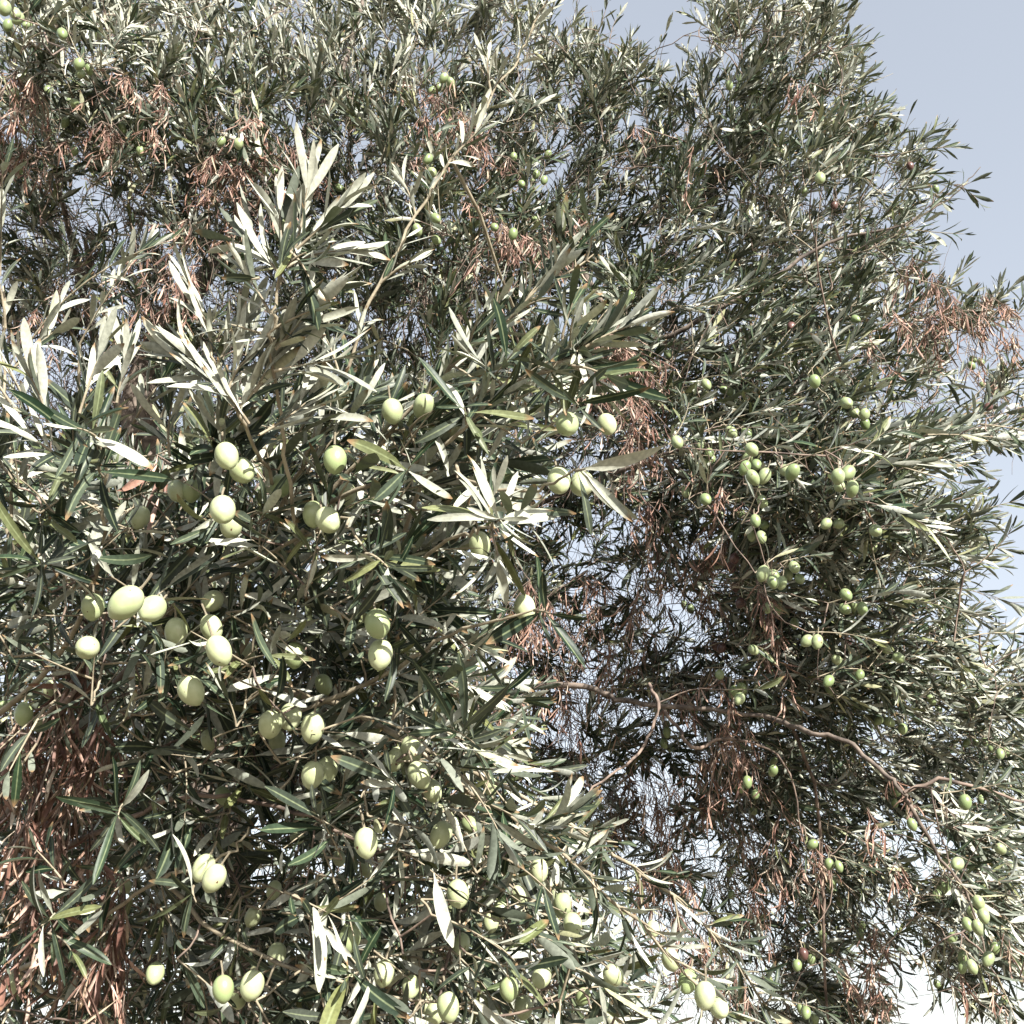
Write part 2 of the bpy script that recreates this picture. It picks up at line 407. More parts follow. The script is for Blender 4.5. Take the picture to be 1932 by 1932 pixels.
FAR_OL = """8,15,13 28,25,11 35,34,10 15,46,9 52,47,8 117,63,10 149,121,10 167,128,9 152,139,9 27,173,9 92,169,8 124,230,8 141,195,9 133,192,8 231,240,8
265,285,8 140,285,8 418,266,8 450,271,9 400,315,7 518,322,7 639,354,7 37,318,8 38,331,7 838,146,8 850,155,8 816,170,7 828,163,7 969,295,7 1034,291,7
1012,328,7 1027,339,7 984,347,7 1005,343,6 821,411,9 787,432,9 933,429,8 968,440,9 808,299,9 815,325,9 835,325,8 1009,415,7 713,450,7 822,452,8
1189,556,9 1199,629,9 1376,160,7 1547,335,10 1517,360,7 1574,387,7,d 1717,313,7,d 1765,355,6 1561,457,6 1493,616,9,d 1613,602,8 1570,529,6 1432,180,7
1537,719,11 1596,760,11 1612,779,10 1631,782,10 1632,798,9 1332,724,9 1366,736,8 1377,739,8 1323,838,9 1277,833,11 1338,855,9 1341,867,9 1379,814,10
1408,816,9 1418,848,12 1411,864,10 1406,881,11 1427,876,10 1419,899,12 1443,896,12 1436,927,9 1438,945,10 1481,887,11 1496,889,13 1445,857,9 1527,898,9
1561,901,9 1581,899,13 1601,891,13 1608,920,12 1584,918,11 1294,927,9 1331,942,11 1391,939,9 1397,969,9 1425,981,10 1418,1008,9 1436,1012,10 1442,991,9
1559,988,10 1547,976,9 1583,988,10 1652,1001,12 1646,1030,9 1329,1038,7 1342,1037,7 1385,1052,9,d 1380,1069,9,d 1440,1080,12 1460,1086,11 1459,1098,11
1475,1098,10 1481,1058,9 1498,1069,10 1508,1091,9 1487,1083,9 1550,1102,9 1542,1119,7,d 1596,1122,11 1593,1148,10 1627,1147,10 1612,1141,9 1397,1137,9,d
1450,1145,9 1469,1148,9 1387,1108,8,d 1499,1175,9 1523,1209,11 1542,1209,11 1421,1226,9 1362,1222,8,d 1350,1219,8,d 1601,1209,7,d 1669,1222,9
1695,1241,10 1578,1244,9 1442,1256,7 1358,1273,9 1622,1273,9 1642,1263,8 1564,1284,10 1836,678,7 1850,683,7 1833,690,7 1853,726,6 1865,768,8,d
1290,1139,6 1302,1147,7 1399,1297,9 1384,1304,9 1396,1317,10 1566,1300,9 1756,1319,8 1771,1338,7 1678,1362,9 1659,1358,8 1703,1375,9 1824,1401,7
1858,1399,7 1870,1412,7 1887,1421,8 1897,1416,7 1841,1399,7 1410,1474,9 1396,1487,8 1425,1499,8 1460,1436,7 1459,1453,9 1821,1513,12 1851,1508,7
1720,1554,9 1691,1494,8 1688,1515,7 1717,1578,7 1533,1593,9 1546,1600,7 1564,1630,9 1582,1633,8 1570,1663,8 1568,1678,7 1887,1601,10 1783,1629,9
1807,1629,12 1773,1671,8 1768,1688,9 1784,1674,9 1846,1702,11 1834,1720,9 1855,1725,11 1824,1742,10 1844,1748,11 1797,1768,9 1816,1804,9 1833,1822,10
1816,1823,9 1865,1807,11 1877,1788,9 1748,1778,7 1906,1632,7 1768,1856,7 1875,1868,7 1894,1887,7 1516,1799,9,d 1531,1809,8 1504,1821,9 1564,1792,7
1622,1761,8 1627,1746,7 1552,1765,8 1511,1731,7 1521,1909,9 1511,1902,8 1537,1921,8 1380,1688,7 1377,1646,7 1584,1702,7 1384,1566,6 1421,1530,7
1518,1433,6 1137,967,8 1258,998,8 1227,699,8 1260,668,7 1258,1367,7 1258,1380,8 1253,1401,8 1265,1411,7 1134,1523,6 1255,905,8 1230,880,8""".split()
def parse(lst, r_real):
    out = []
    for s_ in lst:
        a = s_.split(','); x, y, r = map(float, a[:3])
        rr = r_real * rng.uniform(.93, 1.07)
        out.append((x, y, r, rr * F / r, rr, len(a) > 3))
    return out
near_ol = parse(NEAR_OL, .0122)
near_ol = [(x, y, r, dn, r * dn / F, dk) for x, y, r, dn, dk in [(o[0], o[1], o[2] * 1.0, .55 * 1.10 + .45 * o[3], o[5]) for o in near_ol]]
far_ol = parse(FAR_OL, .0110)

# local front depth of the far crown, interpolated from the olives' own distances and a few controls
ctrl = [(o[0], o[1], o[3]) for o in far_ol]
ctrl += [(x, y, d) for x, y, d in [(300, 60, 3.2), (600, 60, 3.4), (850, 60, 3.5), (1100, 130, 3.6), (1500, 40, 3.0), (1600, 200, 2.8), (500, 500, 3.1), (150, 600, 3.0), (1150, 300, 3.2),
         (1350, 400, 2.9), (1350, 600, 2.4), (1800, 600, 2.7), (1850, 830, 2.2), (1800, 1100, 2.2), (1850, 1280, 2.3), (700, 1000, 2.5), (300, 1300, 2.2), (300, 1700, 2.2), (900, 1600, 2.4), (1150, 1700, 2.5), (1200, 1350, 2.6), (1650, 1850, 2.6)]]
CT = np.array(ctrl)
def Dfront(x, y):
    w = 1 / (((CT[:, 0] - x) ** 2 + (CT[:, 1] - y) ** 2) + 60 ** 2) ** 1.5
    return float((w * CT[:, 2]).sum() / w.sum())

# ------------------------------------------------------------------ open air the crown does not fill (outline read from the photo)
SKY = [(960, -200), (950, -20), (1000, 30), (1090, 50), (1170, 75), (1255, 120), (1285, 165), (1318, 100), (1330, 20), (1345, -200)]
SKY2 = [(1560, -200), (1575, 40), (1625, 120), (1640, 210), (1740, 265), (1765, 320), (1700, 440), (1690, 490), (1760, 520), (1830, 575), (1925, 560), (2200, 560), (2200, -200)]
SKY3 = [(2200, 840), (1925, 830), (1840, 860), (1720, 880), (1740, 930), (1800, 960), (1860, 1030), (1850, 1110), (1790, 1150), (1850, 1190), (1925, 1245), (2200, 1250)]
SKY4 = [(1640, 1770), (1760, 1800), (1790, 1880), (1860, 1930), (2000, 1900), (2000, 2200), (1680, 2200), (1730, 1960), (1660, 1850)]
HOLES = [(1240, 1170, 36, .6), (1170, 1240, 26, .6), (1100, 1060, 24, .55), (1160, 1010, 22, .5), (1400, 1700, 30, .5), (1250, 1780, 50, .7), (205, 400, 34, .8), (150, 370, 26, .7), (1275, 1130, 34, .85), (1300, 1200, 26, .7), (1245, 1060, 22, .6), (470, 215, 16, .6), (370, 330, 22, .6), (1160, 1760, 60, .75), (1240, 1880, 70, .8),
         (1100, 1830, 40, .6), (1340, 1760, 40, .6), (1450, 1860, 40, .5), (330, 270, 18, .6), (1420, 1600, 24, .5), (1330, 1620, 26, .6), (1300, 240, 24, .7), (1660, 1720, 30, .6), (1230, 1180, 24, .6),
         (1600, 700, 30, .35), (1780, 730, 40, .5), (1700, 760, 30, .5), (220, 450, 24, .7), (10, 410, 20, .5), (1180, 1100, 20, .5), (1190, 1640, 30, .6), (1255, 1260, 20, .5)]
H = 240; CELL = 10.0; OFF = -200
yy, xx = np.mgrid[0:H, 0:H]; xx = OFF + (xx + .5) * CELL; yy = OFF + (yy + .5) * CELL
def inpoly(px, py, poly):
    r = np.zeros(px.shape, bool); n = len(poly)
    for i in range(n):
        (x0, y0), (x1, y1) = poly[i], poly[(i + 1) % n]
        c = ((y0 > py) != (y1 > py)) & (px < (x1 - x0) * (py - y0) / (y1 - y0 + 1e-9) + x0)
        r ^= c
    return r
sm = np.zeros((H, H))
for pl in (SKY, SKY2, SKY3, SKY4): sm = np.maximum(sm, inpoly(xx, yy, pl).astype(float))
k = np.pad(sm, 3, mode='edge'); sm = sum(k[a:a + H, b:b + H] for a in range(7) for b in range(7)) / 49.
sky_m = np.clip((sm - .30) * 2.0, 0, 1)
hole_m = np.zeros((H, H))
for hx, hy, hr, hp in HOLES: hole_m = np.maximum(hole_m, hp * np.clip(1.5 - np.hypot(xx - hx, yy - hy) / (hr * 1.15), 0, 1))
def lookup(m, x, y):
    i = np.clip(((np.asarray(x) - OFF) / CELL).astype(int), 0, H - 1); j = np.clip(((np.asarray(y) - OFF) / CELL).astype(int), 0, H - 1)
    return m[j, i]

GREEN = """99999999975323882000
99999999999974989600
99999999999999998300
88789999999999998730
65457899999999999500
54445799999999988400
33344799999999985321
33344677888899987543
44445566777899999654
44444555666899999610
44444555555569999841
44444555555359999841
44444555554469999864
44444555554457889986
44444444443346888887
44444444442335787677
44444444442223686688
44444444432222585488
33333333322112383266
33333333222112383133""".split()
TWIGS = """22222222222222222100
22222222222222222100
43333333222222222210
76666544332222222211
78888655433222222200
89998766543222222100
89998765433222234432
88887654433222225554
66665544433222234443
44444444433333222210
44444444444566322210
44444444445678433210
44444444456788433221
44444444467888543322
44444444478888653322
44444444478988654433
44444444478988764433
44444444467877864422
44444444456766864321
44444444456665864311""".split()

# =================================================================== the tree behind
far = Tree((-.55, 3.1, 0.0), "broad olive tree behind, hung with rusty withered twigs and small green olives")
b = far.base
def far_limb(pts, k=.45, dd=.4): return far.limb([(a, b_, c + (dd if c > 2.35 else dd * .7), r * k) for a, b_, c, r in pts])
L0 = far_limb(k=.85, dd=0, pts=[(380, 1050, 3.05, .075), (265, 820, 3.05, .06), (290, 660, 3.1, .045), (360, 560, 3.2, .035), (450, 430, 3.35, .026), (560, 280, 3.5, .018), (650, 120, 3.7, .012), (700, -60, 3.8, .007)])
L1 = far_limb([(260, 860, 3.05, .04), (180, 640, 3.1, .032), (140, 480, 3.0, .024), (100, 300, 2.8, .015), (70, 120, 2.7, .010), (40, -60, 2.7, .006)])
L2 = far_limb([(300, 650, 3.1, .035), (560, 610, 3.3, .030), (820, 520, 3.3, .024), (1050, 380, 3.4, .018), (1150, 260, 3.5, .012), (1200, 120, 3.6, .006)])
L3 = far_limb([(820, 520, 3.3, .020), (1080, 480, 3.2, .017), (1300, 340, 3.1, .013), (1430, 180, 3.1, .009), (1510, 50, 3.1, .006), (1540, -60, 3.1, .004)])
L4 = far_limb(k=.52, dd=0, pts=[(330, 960, 3.05, .045), (600, 1130, 2.9, .030), (880, 1270, 2.75, .020), (1100, 1297, 2.65, .014), (1190, 1325, 2.6, .012), (1320, 1336, 2.55, .011), (1440, 1350, 2.5, .009)])
L5 = far_limb(k=.55, dd=.08, pts=[(1080, 480, 3.2, .018), (1200, 640, 2.9, .014), (1400, 560, 2.8, .011), (1560, 460, 2.8, .008), (1700, 425, 2.75, .0055), (1800, 365, 2.75, .0035), (1850, 315, 2.75, .0018)])
L6 = far_limb([(600, 1130, 2.9, .02), (950, 980, 2.7, .016), (1250, 860, 2.4, .012), (1420, 830, 2.2, .010), (1600, 840, 2.2, .007), (1780, 822, 2.2, .004), (1960, 780, 2.25, .002)])
L7 = far_limb([(1250, 860, 2.4, .012), (1350, 980, 2.4, .012), (1400, 1130, 2.4, .011), (1470, 1320, 2.45, .011), (1535, 1480, 2.5, .010), (1552, 1700, 2.5, .010), (1560, 1960, 2.5, .007)])
L8 = far_limb(k=.62, dd=.04, pts=[(1440, 1350, 2.5, .010), (1520, 1378, 2.35, .0085), (1600, 1398, 2.3, .008), (1660, 1450, 2.25, .0075), (1705, 1500, 2.2, .007), (1750, 1580, 2.2, .006), (1830, 1700, 2.2, .004), (1870, 1860, 2.2, .002)])
L9 = far_limb([(1220, 640, 2.9, .012), (1450, 700, 2.7, .009), (1600, 640, 2.65, .0065), (1760, 600, 2.6, .004), (1920, 600, 2.6, .002)])
L10 = far_limb([(1400, 1130, 2.4, .011), (1550, 1150, 2.3, .008), (1700, 1120, 2.25, .005), (1840, 1060, 2.2, .003)])
L11 = far_limb(k=.8, dd=0, pts=[(1705, 1495, 2.2, .005), (1790, 1472, 2.2, .0045), (1940, 1515, 2.2, .003)])
L12 = far_limb(k=1, dd=0, pts=[(1225, 1290, 2.3, .0035), (1243, 1335, 2.25, .0035), (1205, 1420, 2.2, .0028), (1120, 1485, 2.1, .002), (1060, 1560, 2.05, .0012)])
L13 = far_limb(k=.55, dd=.05, pts=[(1250, 1330, 2.58, .008), (1285, 1385, 2.5, .0075), (1312, 1412, 2.5, .0075), (1380, 1392, 2.5, .006), (1480, 1440, 2.5, .004), (1520, 1600, 2.5, .003)])

trunk = Tubes()
base_w = far.base
top = far.limbs[0][0]
tp = smooth_path([(*base_w + (0, 0, -.15), .22), (*(base_w + (.04, 0, .25)), .17), (*(base_w * .75 + top[:3] * .25 + (.04, .08, 0)), .12),
                  (*(base_w * .45 + top[:3] * .55 + (.03, .06, 0)), .095), (*top[:3], .078)], 7)
trunk.add(tp[:, :3] + rng.normal(0, .006, (len(tp), 3)), tp[:, 3] * rng.uniform(.92, 1.1, len(tp)), 14)
place("trunk", trunk.mesh("trunk", [M_BARK], far.base), far.root)

def screen_dir(x, y):
    t = y / 1932.
    up = 1.05 - 1.35 * t
    rt = -.1 + 1.15 * max(0, (x - 650) / 1282.) - .25 * max(0, (400 - x) / 400.) * t
    if y > 1250 and x > 1350: up -= .25
    return rt, up

def fill_far():
    cell = 1932 / 20.
    for r in range(20):
        for c in range(20):
            g = int(GREEN[r][c]); tw = int(TWIGS[r][c])
            if 11 <= c <= 13 and 10 <= r <= 17: g = int(g * .8 + .5)
            hidden = (c < 9 and r > 9) or (c < 11 and r > 15 )
            ns = rng.poisson(g * (2.0 if hidden else 3.2) * (1 + .25 * (c > 13)))
            k = 0
            while k < ns:
                x0 = (c + rng.random()) * cell; y0 = (r + rng.random()) * cell
                d0 = Dfront(x0, y0) + .02 + rng.random() ** 1.2 * (1.0 if g > 6 else .7)
                rt, up = screen_dir(x0, y0)
                crt, cup, cf = rt + rng.normal(0, .40), up + rng.normal(0, .36), rng.normal(-.15, .45)
                for _ in range(rng.integers(3, 8)):
                    k += 1
                    x, y, d = x0 + rng.normal(0, 20), y0 + rng.normal(0, 20), d0 + rng.normal(0, .03)
                    if rng.random() < lookup(hole_m, x, y) * .9: continue
                    if lookup(sky_m, x, y) > .35: continue
                    dd = V(crt + rng.normal(0, .27), cup + rng.normal(0, .27), cf + rng.normal(0, .27))
                    ln = rng.uniform(.08, .19)
                    L = rng.uniform(.047, .068)
                    p = P(x, y, d) - dd * ln * .4
                    gi = far.join(p, int(rng.random() < .4))
                    shoot(far, gi, p, dd, ln, int(ln / .016) + 1, L, open_deg=rng.uniform(28, 52), tip_open=18, droop=rng.uniform(0, .3), wid=rng.uniform(.14, .19), rad=.0013, young=int(rng.random() < .6), curl=.13, soft=.55 if y < 150 else (.25 if (x > 1650 or x > 1300 and y < 500) else .06), face=.5 if y < 150 else (.3 if (x > 1650 or x > 1300 and y < 500) else .15))  # extra pale bloom at the crown top stands in for sunlit leaves
            # bare interior twigs
            nt = rng.poisson(tw * (3.4 if c < 15 else 1.6) * (.35 if hidden else 1))
            for _ in range(nt):
                x = (c + rng.random()) * cell; y = (r + rng.random()) * cell
                if rng.random() < lookup(hole_m, x, y) * .92 or lookup(sky_m, x, y) > .02 or lookup(sky_m, x + 50, y) > .3: continue
                d = Dfront(x, y) + rng.uniform(.1, 1.2)
                a = P(x, y, d)
                hang = rng.random() < (.75 if r > 9 else .45)
                dr = V(rng.normal(.1, .35), -1 if hang else rng.normal(.3, .7), rng.normal(0, .35)) if hang else V(rng.normal(0, .8), rng.normal(.4, .7), rng.normal(0, .5))
                ln = rng.uniform(.1, .32)
                gi = far.join(a)
                m = wiggle(a, a + dr * ln, 7, .09); far.tw[gi].add(m, np.linspace(.0013, .0006, 7), 4)
                for kk in range(rng.integers(1, 4)):
                    s0 = m[rng.integers(1, 5)]
                    far.tw[gi].add(wiggle(s0, s0 + nz(dr + rng.normal(0, .6, 3)) * ln * rng.uniform(.3, .6), 5, .1), np.linspace(.001, .0005, 5), 3)
fill_far()

# leafy sprays breaking the outline against the sky
for lv in far.lv: lv.free = True
edge = np.argwhere((sm > .12) & (sm < .34))
for j_, i_ in edge[rng.permutation(len(edge))[:170]]:
    x, y = xx[j_, i_], yy[j_, i_]
    if not (-60 < x < 1990 and -60 < y < 1990): continue
    gx = sm[j_, min(H - 1, i_ + 2)] - sm[j_, max(0, i_ - 2)]; gy = sm[min(H - 1, j_ + 2), i_] - sm[max(0, j_ - 2), i_]
    g_ = math.hypot(gx, gy) + 1e-6; rt, up = screen_dir(x, y)
    d = Dfront(x, y) + rng.uniform(0, .3)
    dd = V(gx / g_ * .8 + rt * .5 + rng.normal(0, .2), -gy / g_ * .6 + up * .5 + rng.normal(.1, .2), rng.normal(0, .25))
    ln = rng.uniform(.07, .21); p = P(x, y, d) - dd * ln * .45; gi = far.join(p, 0, .0013)
    shoot(far, gi, p, dd, ln, int(ln / .017) + 2, rng.uniform(.045, .062), open_deg=42, tip_open=20, droop=rng.uniform(0, .25), wid=.16, rad=.0013, soft=.3, face=.3)
# sprigs that stand clear against the sky
for (x, y, d, rt, up, ln, prs, L) in [(1560, 500, 2.7, 1, .4, .2, 10, .055), (1600, 480, 2.72, 1, .1, .2, 9, .055), (1680, 450, 2.7, .9, .6, .16, 7, .055), (1700, 430, 2.7, 1, -.3, .14, 6, .055), (1640, 440, 2.7, .8, .9, .16, 8, .055), (1640, 470, 2.75, 1, .55, .26, 5, .05), (1760, 385, 2.75, 1, .75, .13, 6, .052), (1800, 350, 2.75, .9, -.1, .08, 4, .055), (1765, 365, 2.75, .5, -.6, .05, 3, .05),
        (1500, 120, 3.0, .3, 1, .2, 7, .055), (1400, 110, 3.1, -.1, 1, .22, 8, .05), (1450, 60, 3.1, .25, 1, .16, 7, .055), (1235, 110, 3.5, .4, 1, .13, 4, .05), (1150, 80, 3.5, .1, 1, .12, 6, .05), (1130, 60, 3.4, .3, 1, .1, 4, .055),
        (1590, 90, 3.0, .9, .35, .05, 2, .05), (1700, 290, 2.8, 1, .2, .14, 7, .05), (1560, 170, 2.9, .8, .4, .12, 7, .05), (1700, 520, 2.7, .9, -.2, .18, 4, .045), (1770, 1000, 2.2, 1, .6, .16, 9, .05), (1820, 1080, 2.2, .9, .55, .13, 8, .05),
        (1800, 1210, 2.2, 1, .4, .16, 9, .05), (1860, 1260, 2.2, .8, .5, .14, 8, .05), (1750, 820, 2.2, 1, .05, .22, 9, .062), (1850, 800, 2.2, 1, -.1, .15, 7, .06), (1700, 880, 2.2, .8, -.25, .14, 6, .06), (1860, 790, 2.3, 1, .3, .16, 7, .055),
        (1740, 1800, 2.2, .3, -1, .07, 3, .05), (1880, 1840, 2.1, .4, -.9, .12, 6, .05), (1650, 1000, 2.1, 1, .45, .2, 9, .065), (1600, 880, 2.0, 1, .1, .16, 8, .07), (1590, 940, 2.0, 1, -.1, .16, 8, .07), (1560, 860, 2.0, .9, .5, .16, 8, .07), (1640, 930, 2.1, .8, -.5, .13, 6, .07)]:
    dd = V(rt, up, rng.normal(-.1, .2)); p = P(x, y, d); gi = far.join(p, 0, .0015)
    shoot(far, gi, p, dd, ln, prs, L, open_deg=46, droop=.08, rad=.0016, young=0 if rng.random() < .5 else 1)
for lv in far.lv: lv.free = False
# tufts of long dark leaves round the olives of the right-hand mass
for x, y, rr_, d, rl, dk in far_ol:
    if rng.random() < .62:
        rt, up = screen_dir(x, y)
        dd = V(rt + rng.normal(0, .3), up + rng.normal(.1, .35), rng.normal(-.35, .3))
        p = P(x + rng.normal(0, 8), y - rr_ * 1.6, d + .025); gi = far.join(p - dd * .03)
        shoot(far, gi, p - dd * .03, dd, rng.uniform(.06, .12), 5, rng.uniform(.055, .072), open_deg=55, droop=.1, rad=.0015, tuft=1, wid=.16)

# withered bunches: x, y, spread m, leaves
DEADF = """20,170,.07,40 55,200,.08,50 20,260,.08,50 60,300,.07,40 10,320,.06,30 235,175,.06,30 300,190,.06,34 185,255,.05,24 215,275,.05,26 285,265,.05,22 480,255,.06,30 500,300,.07,40
470,330,.08,44 400,325,.06,30 430,360,.08,40 380,390,.07,36 440,430,.07,36 350,450,.07,30 250,520,.08,30 310,540,.08,30 360,560,.08,30 270,600,.07,24 830,215,.07,44 870,245,.07,50 800,240,.06,30
900,270,.05,24 920,430,.07,36 950,470,.08,50 990,480,.07,40 1045,430,.06,30 1060,420,.05,24 1070,500,.05,20 960,320,.05,22 1130,690,.08,44 1160,700,.09,60 1190,720,.09,60 1180,780,.09,56 1205,820,.08,50 1215,880,.08,46
1165,640,.05,20 1310,300,.05,14 1200,260,.05,18 1730,525,.07,36 1770,560,.08,44 1800,600,.08,44 1760,630,.07,36 1870,590,.07,34 1905,610,.07,36 1840,640,.06,26 1690,620,.06,22 1920,660,.06,20 1640,660,.05,16
1500,150,.05,10 1530,180,.05,14 1225,1000,.08,36 1235,1070,.08,36 1340,1020,.07,26 1350,1080,.07,30 1365,960,.06,22 1345,1150,.06,24 1000,1150,.08,40 1030,1180,.08,40 990,1210,.08,40 1110,1130,.08,40 1130,1180,.07,30
1050,1310,.08,30 1060,1370,.07,24 1460,1190,.06,22 1480,1230,.06,24 1430,1130,.05,16 1385,1370,.06,26 1370,1420,.08,44 1400,1440,.06,24 1350,1470,.07,36 1340,1540,.06,24 1210,1470,.07,30 1190,1520,.08,40 1170,1590,.08,40
1240,1560,.07,34 1260,1640,.07,36 1220,1690,.07,36 1300,1700,.07,30 1330,1830,.07,30 1280,1770,.07,30 1380,1850,.06,26 1540,1640,.06,36 1655,1790,.06,34 1650,1860,.06,30 1640,1880,.05,20 1870,1880,.04,10 1815,1860,.04,12
1700,1660,.05,14 1900,1790,.04,10 1885,740,.04,10 1400,1620,.06,20 1440,1740,.07,26 1460,1650,.05,20 1590,1850,.05,20 1690,1500,.05,16 1640,1560,.05,16 940,940,.07,26 1150,1250,.07,30 1200,1180,.07,30 1480,1560,.05,18 760,170,.04,14
1290,1330,.06,20 1340,1300,.06,22 960,1330,.06,26 600,350,.05,20 560,300,.05,20 120,560,.06,26 60,620,.07,26""".split()
far_dead = []
for s_ in DEADF:
    x, y, spd, n = map(float, s_.split(','))
    far_dead.append((x, y, Dfront(x, y) - .09, spd * 1.2, int(n * 1.7), .050))

# =================================================================== the tree whose boughs reach in close
near = Tree((-1.25, .95, 0.0), "close olive bough at lower left with large silvery leaves and plump pale olives")
def nl(*pts): return near.limb([(a, b_, c, r * .55) for a, b_, c, r in pts])
A = nl((520, 1000, 1.25, .0045), (565, 880, 1.2, .0042), (640, 720, 1.2, .0036), (735, 500, 1.22, .0032), (835, 325, 1.25, .0028), (930, 180, 1.28, .0024), (1000, 60, 1.3, .002), (1050, -50, 1.32, .0016))
B = nl((560, 1000, 1.15, .004), (535, 830, 1.1, .0036), (518, 700, 1.08, .0032), (515, 600, 1.05, .003), (535, 520, 1.05, .0026), (560, 455, 1.05, .002))
C = nl((540, 950, 1.2, .004), (470, 820, 1.1, .0034), (425, 730, 1.08, .003), (400, 660, 1.08, .002))
D = nl((440, 1250, 1.3, .006), (600, 960, 1.25, .005), (760, 790, 1.2, .004), (900, 650, 1.18, .003), (1010, 560, 1.18, .0024), (1120, 480, 1.2, .0016))
E = nl((600, 960, 1.25, .005), (820, 850, 1.15, .0042), (960, 730, 1.12, .003), (1070, 680, 1.1, .002), (1110, 650, 1.1, .0015))
Fb = nl((700, 1150, 1.25, .005), (820, 880, 1.2, .0042), (890, 910, 1.1, .0034), (1000, 930, 1.05, .003), (1085, 885, 1.0, .002))
G = nl((700, 1150, 1.25, .005), (830, 1030, 1.1, .0034), (905, 1000, 1.02, .0025), (935, 985, .98, .002))
Hh = nl((450, 1400, 1.3, .007), (690, 1290, 1.2, .005), (850, 1200, 1.15, .0035), (1010, 1150, 1.1, .002))
K = nl((250, 1250, 1.5, .009), (640, 1330, 1.25, .006), (900, 1500, 1.2, .0045), (1040, 1590, 1.2, .004), (1150, 1690, 1.2, .0036), (1290, 1830, 1.22, .003), (1380, 1960, 1.24, .002))
L = nl((640, 1330, 1.25, .005), (960, 1490, 1.3, .0042), (1130, 1590, 1.33, .0038), (1290, 1710, 1.35, .0034), (1400, 1830, 1.38, .003), (1490, 1970, 1.4, .002))
M = nl((-60, 1400, 1.4, .008), (100, 1250, 1.3, .006), (190, 1050, 1.2, .0045), (195, 900, 1.15, .003), (180, 800, 1.12, .002))
N = nl((-60, 1300, 1.3, .006), (10, 1100, 1.25, .004), (18, 900, 1.25, .0035), (8, 700, 1.27, .0028), (5, 540, 1.3, .002))
O = nl((-80, 1700, 1.5, .010), (200, 1560, 1.35, .006), (370, 1500, 1.3, .005), (560, 1530, 1.25, .004), (700, 1620, 1.2, .003), (760, 1800, 1.15, .002))
Q = nl((-80, 1900, 1.5, .008), (150, 1760, 1.35, .005), (300, 1660, 1.25, .004), (420, 1620, 1.2, .003), (470, 1560, 1.2, .002))
R = nl((250, 1250, 1.5, .008), (350, 1120, 1.3, .005), (520, 1040, 1.2, .0042), (640, 980, 1.15, .003), (690, 1040, 1.1, .002))
S = nl((200, 1560, 1.35, .006), (420, 1760, 1.25, .0045), (620, 1850, 1.2, .0035), (860, 1900, 1.2, .0025), (1050, 1960, 1.2, .0015))

def ns(g, x, y, d, rt, up, fw, ln, pairs, Lf, **kw):
    kw.setdefault('wid', .155); kw.setdefault('rad', .0017); kw.setdefault('curl', .13)
    return shoot(near, g, P(x, y, d), V(rt, up, fw), ln, pairs, Lf, **kw)
def along(g, f0, f1, n, Lf, rt, up, spread=.5, pairs=4, ln=.05, **kw):
    q = near.limbs[g]; m = len(q) - 1
    for f in np.linspace(f0, f1, n):
        i = min(m, int(f * m)); p = q[i, :3]
        sdn = -1 if rng.random() < .5 else 1
        x, y, d = proj(p)
        ns(g, x, y, d, rt + rng.normal(0, spread), up + rng.normal(0, spread), rng.normal(-.3, .35), ln * rng.uniform(.7, 1.4), pairs, Lf * rng.uniform(.85, 1.1), **kw)

# A: the long silvery diagonal with well spaced leaves and short side shoots
qa = near.limbs[A]
for i, f in enumerate(np.linspace(.16, 1.0, 25)):
    p = qa[int(f * (len(qa) - 1)), :3]; x, y, d = proj(p)
    if i % 3 == 1 and f < .8:
        s_ = -1 if i % 2 else 1
        ns(A, x, y, d, -.5 * s_ + .3, .85, -.1, .05, 5, .042, open_deg=34, wid=.175, soft=.8, face=.7)
    else:
        ns(A, x, y, d, .45, .8, -.1, .012, 2, .048, open_deg=42, tip_open=40, wid=.175, soft=.8, face=.7)
ns(A, 1050, -40, 1.32, .5, .9, 0, .05, 5, .05)
# B, C: the two white tufts
for (x, y, rt, up, n_) in [(560, 455, .25, 1, 7), (540, 505, .85, .7, 6), (530, 520, -.7, .9, 7), (515, 590, .9, .45, 5), (515, 600, -.55, 1, 5), (520, 660, .8, .9, 6), (517, 700, .9, .25, 5), (520, 640, -.8, .35, 3), (560, 470, .9, .75, 6), (535, 480, -.2, 1, 6)]:
    ns(B, x, y, 1.06, rt, up, rng.normal(.25, .2), .055, n_ + 1, .062, open_deg=32, tip_open=12, wid=.15, soft=.85, face=.8)
for (x, y, rt, up) in [(400, 660, -.2, 1), (410, 690, .4, 1), (425, 730, -.7, .7), (450, 770, .7, .7), (470, 800, -.5, .8), (490, 820, .8, .5), (430, 740, .2, 1), (480, 740, .7, .9), (400, 700, -.9, .4)]:
    ns(C, x, y, 1.08, rt, up, rng.normal(.25, .2), .06, 7, .062, open_deg=32, tip_open=14, soft=.85, face=.8)
along(B, .35, .95, 6, .06, .3, .3, .7, 3, .03)
ns(B, 490, 525, 1.0, -1, -.05, -.1, .008, 1, .085, open_deg=10, tip_open=10, wid=.2)
# D, E: branch running right with tall leaves
along(D, .35, .98, 15, .055, .35, .9, .35, 4, .04, open_deg=36, soft=.5, face=.5)
along(E, .3, .98, 14, .058, .5, .7, .45, 4, .04, open_deg=38, soft=.5, face=.5)
ns(E, 1105, 655, 1.08, .9, .6, -.2, .05, 6, .06); ns(E, 1080, 690, 1.05, 1, -.1, -.2, .04, 5, .062); ns(E, 1060, 640, 1.1, .2, 1, -.1, .04, 5, .055)
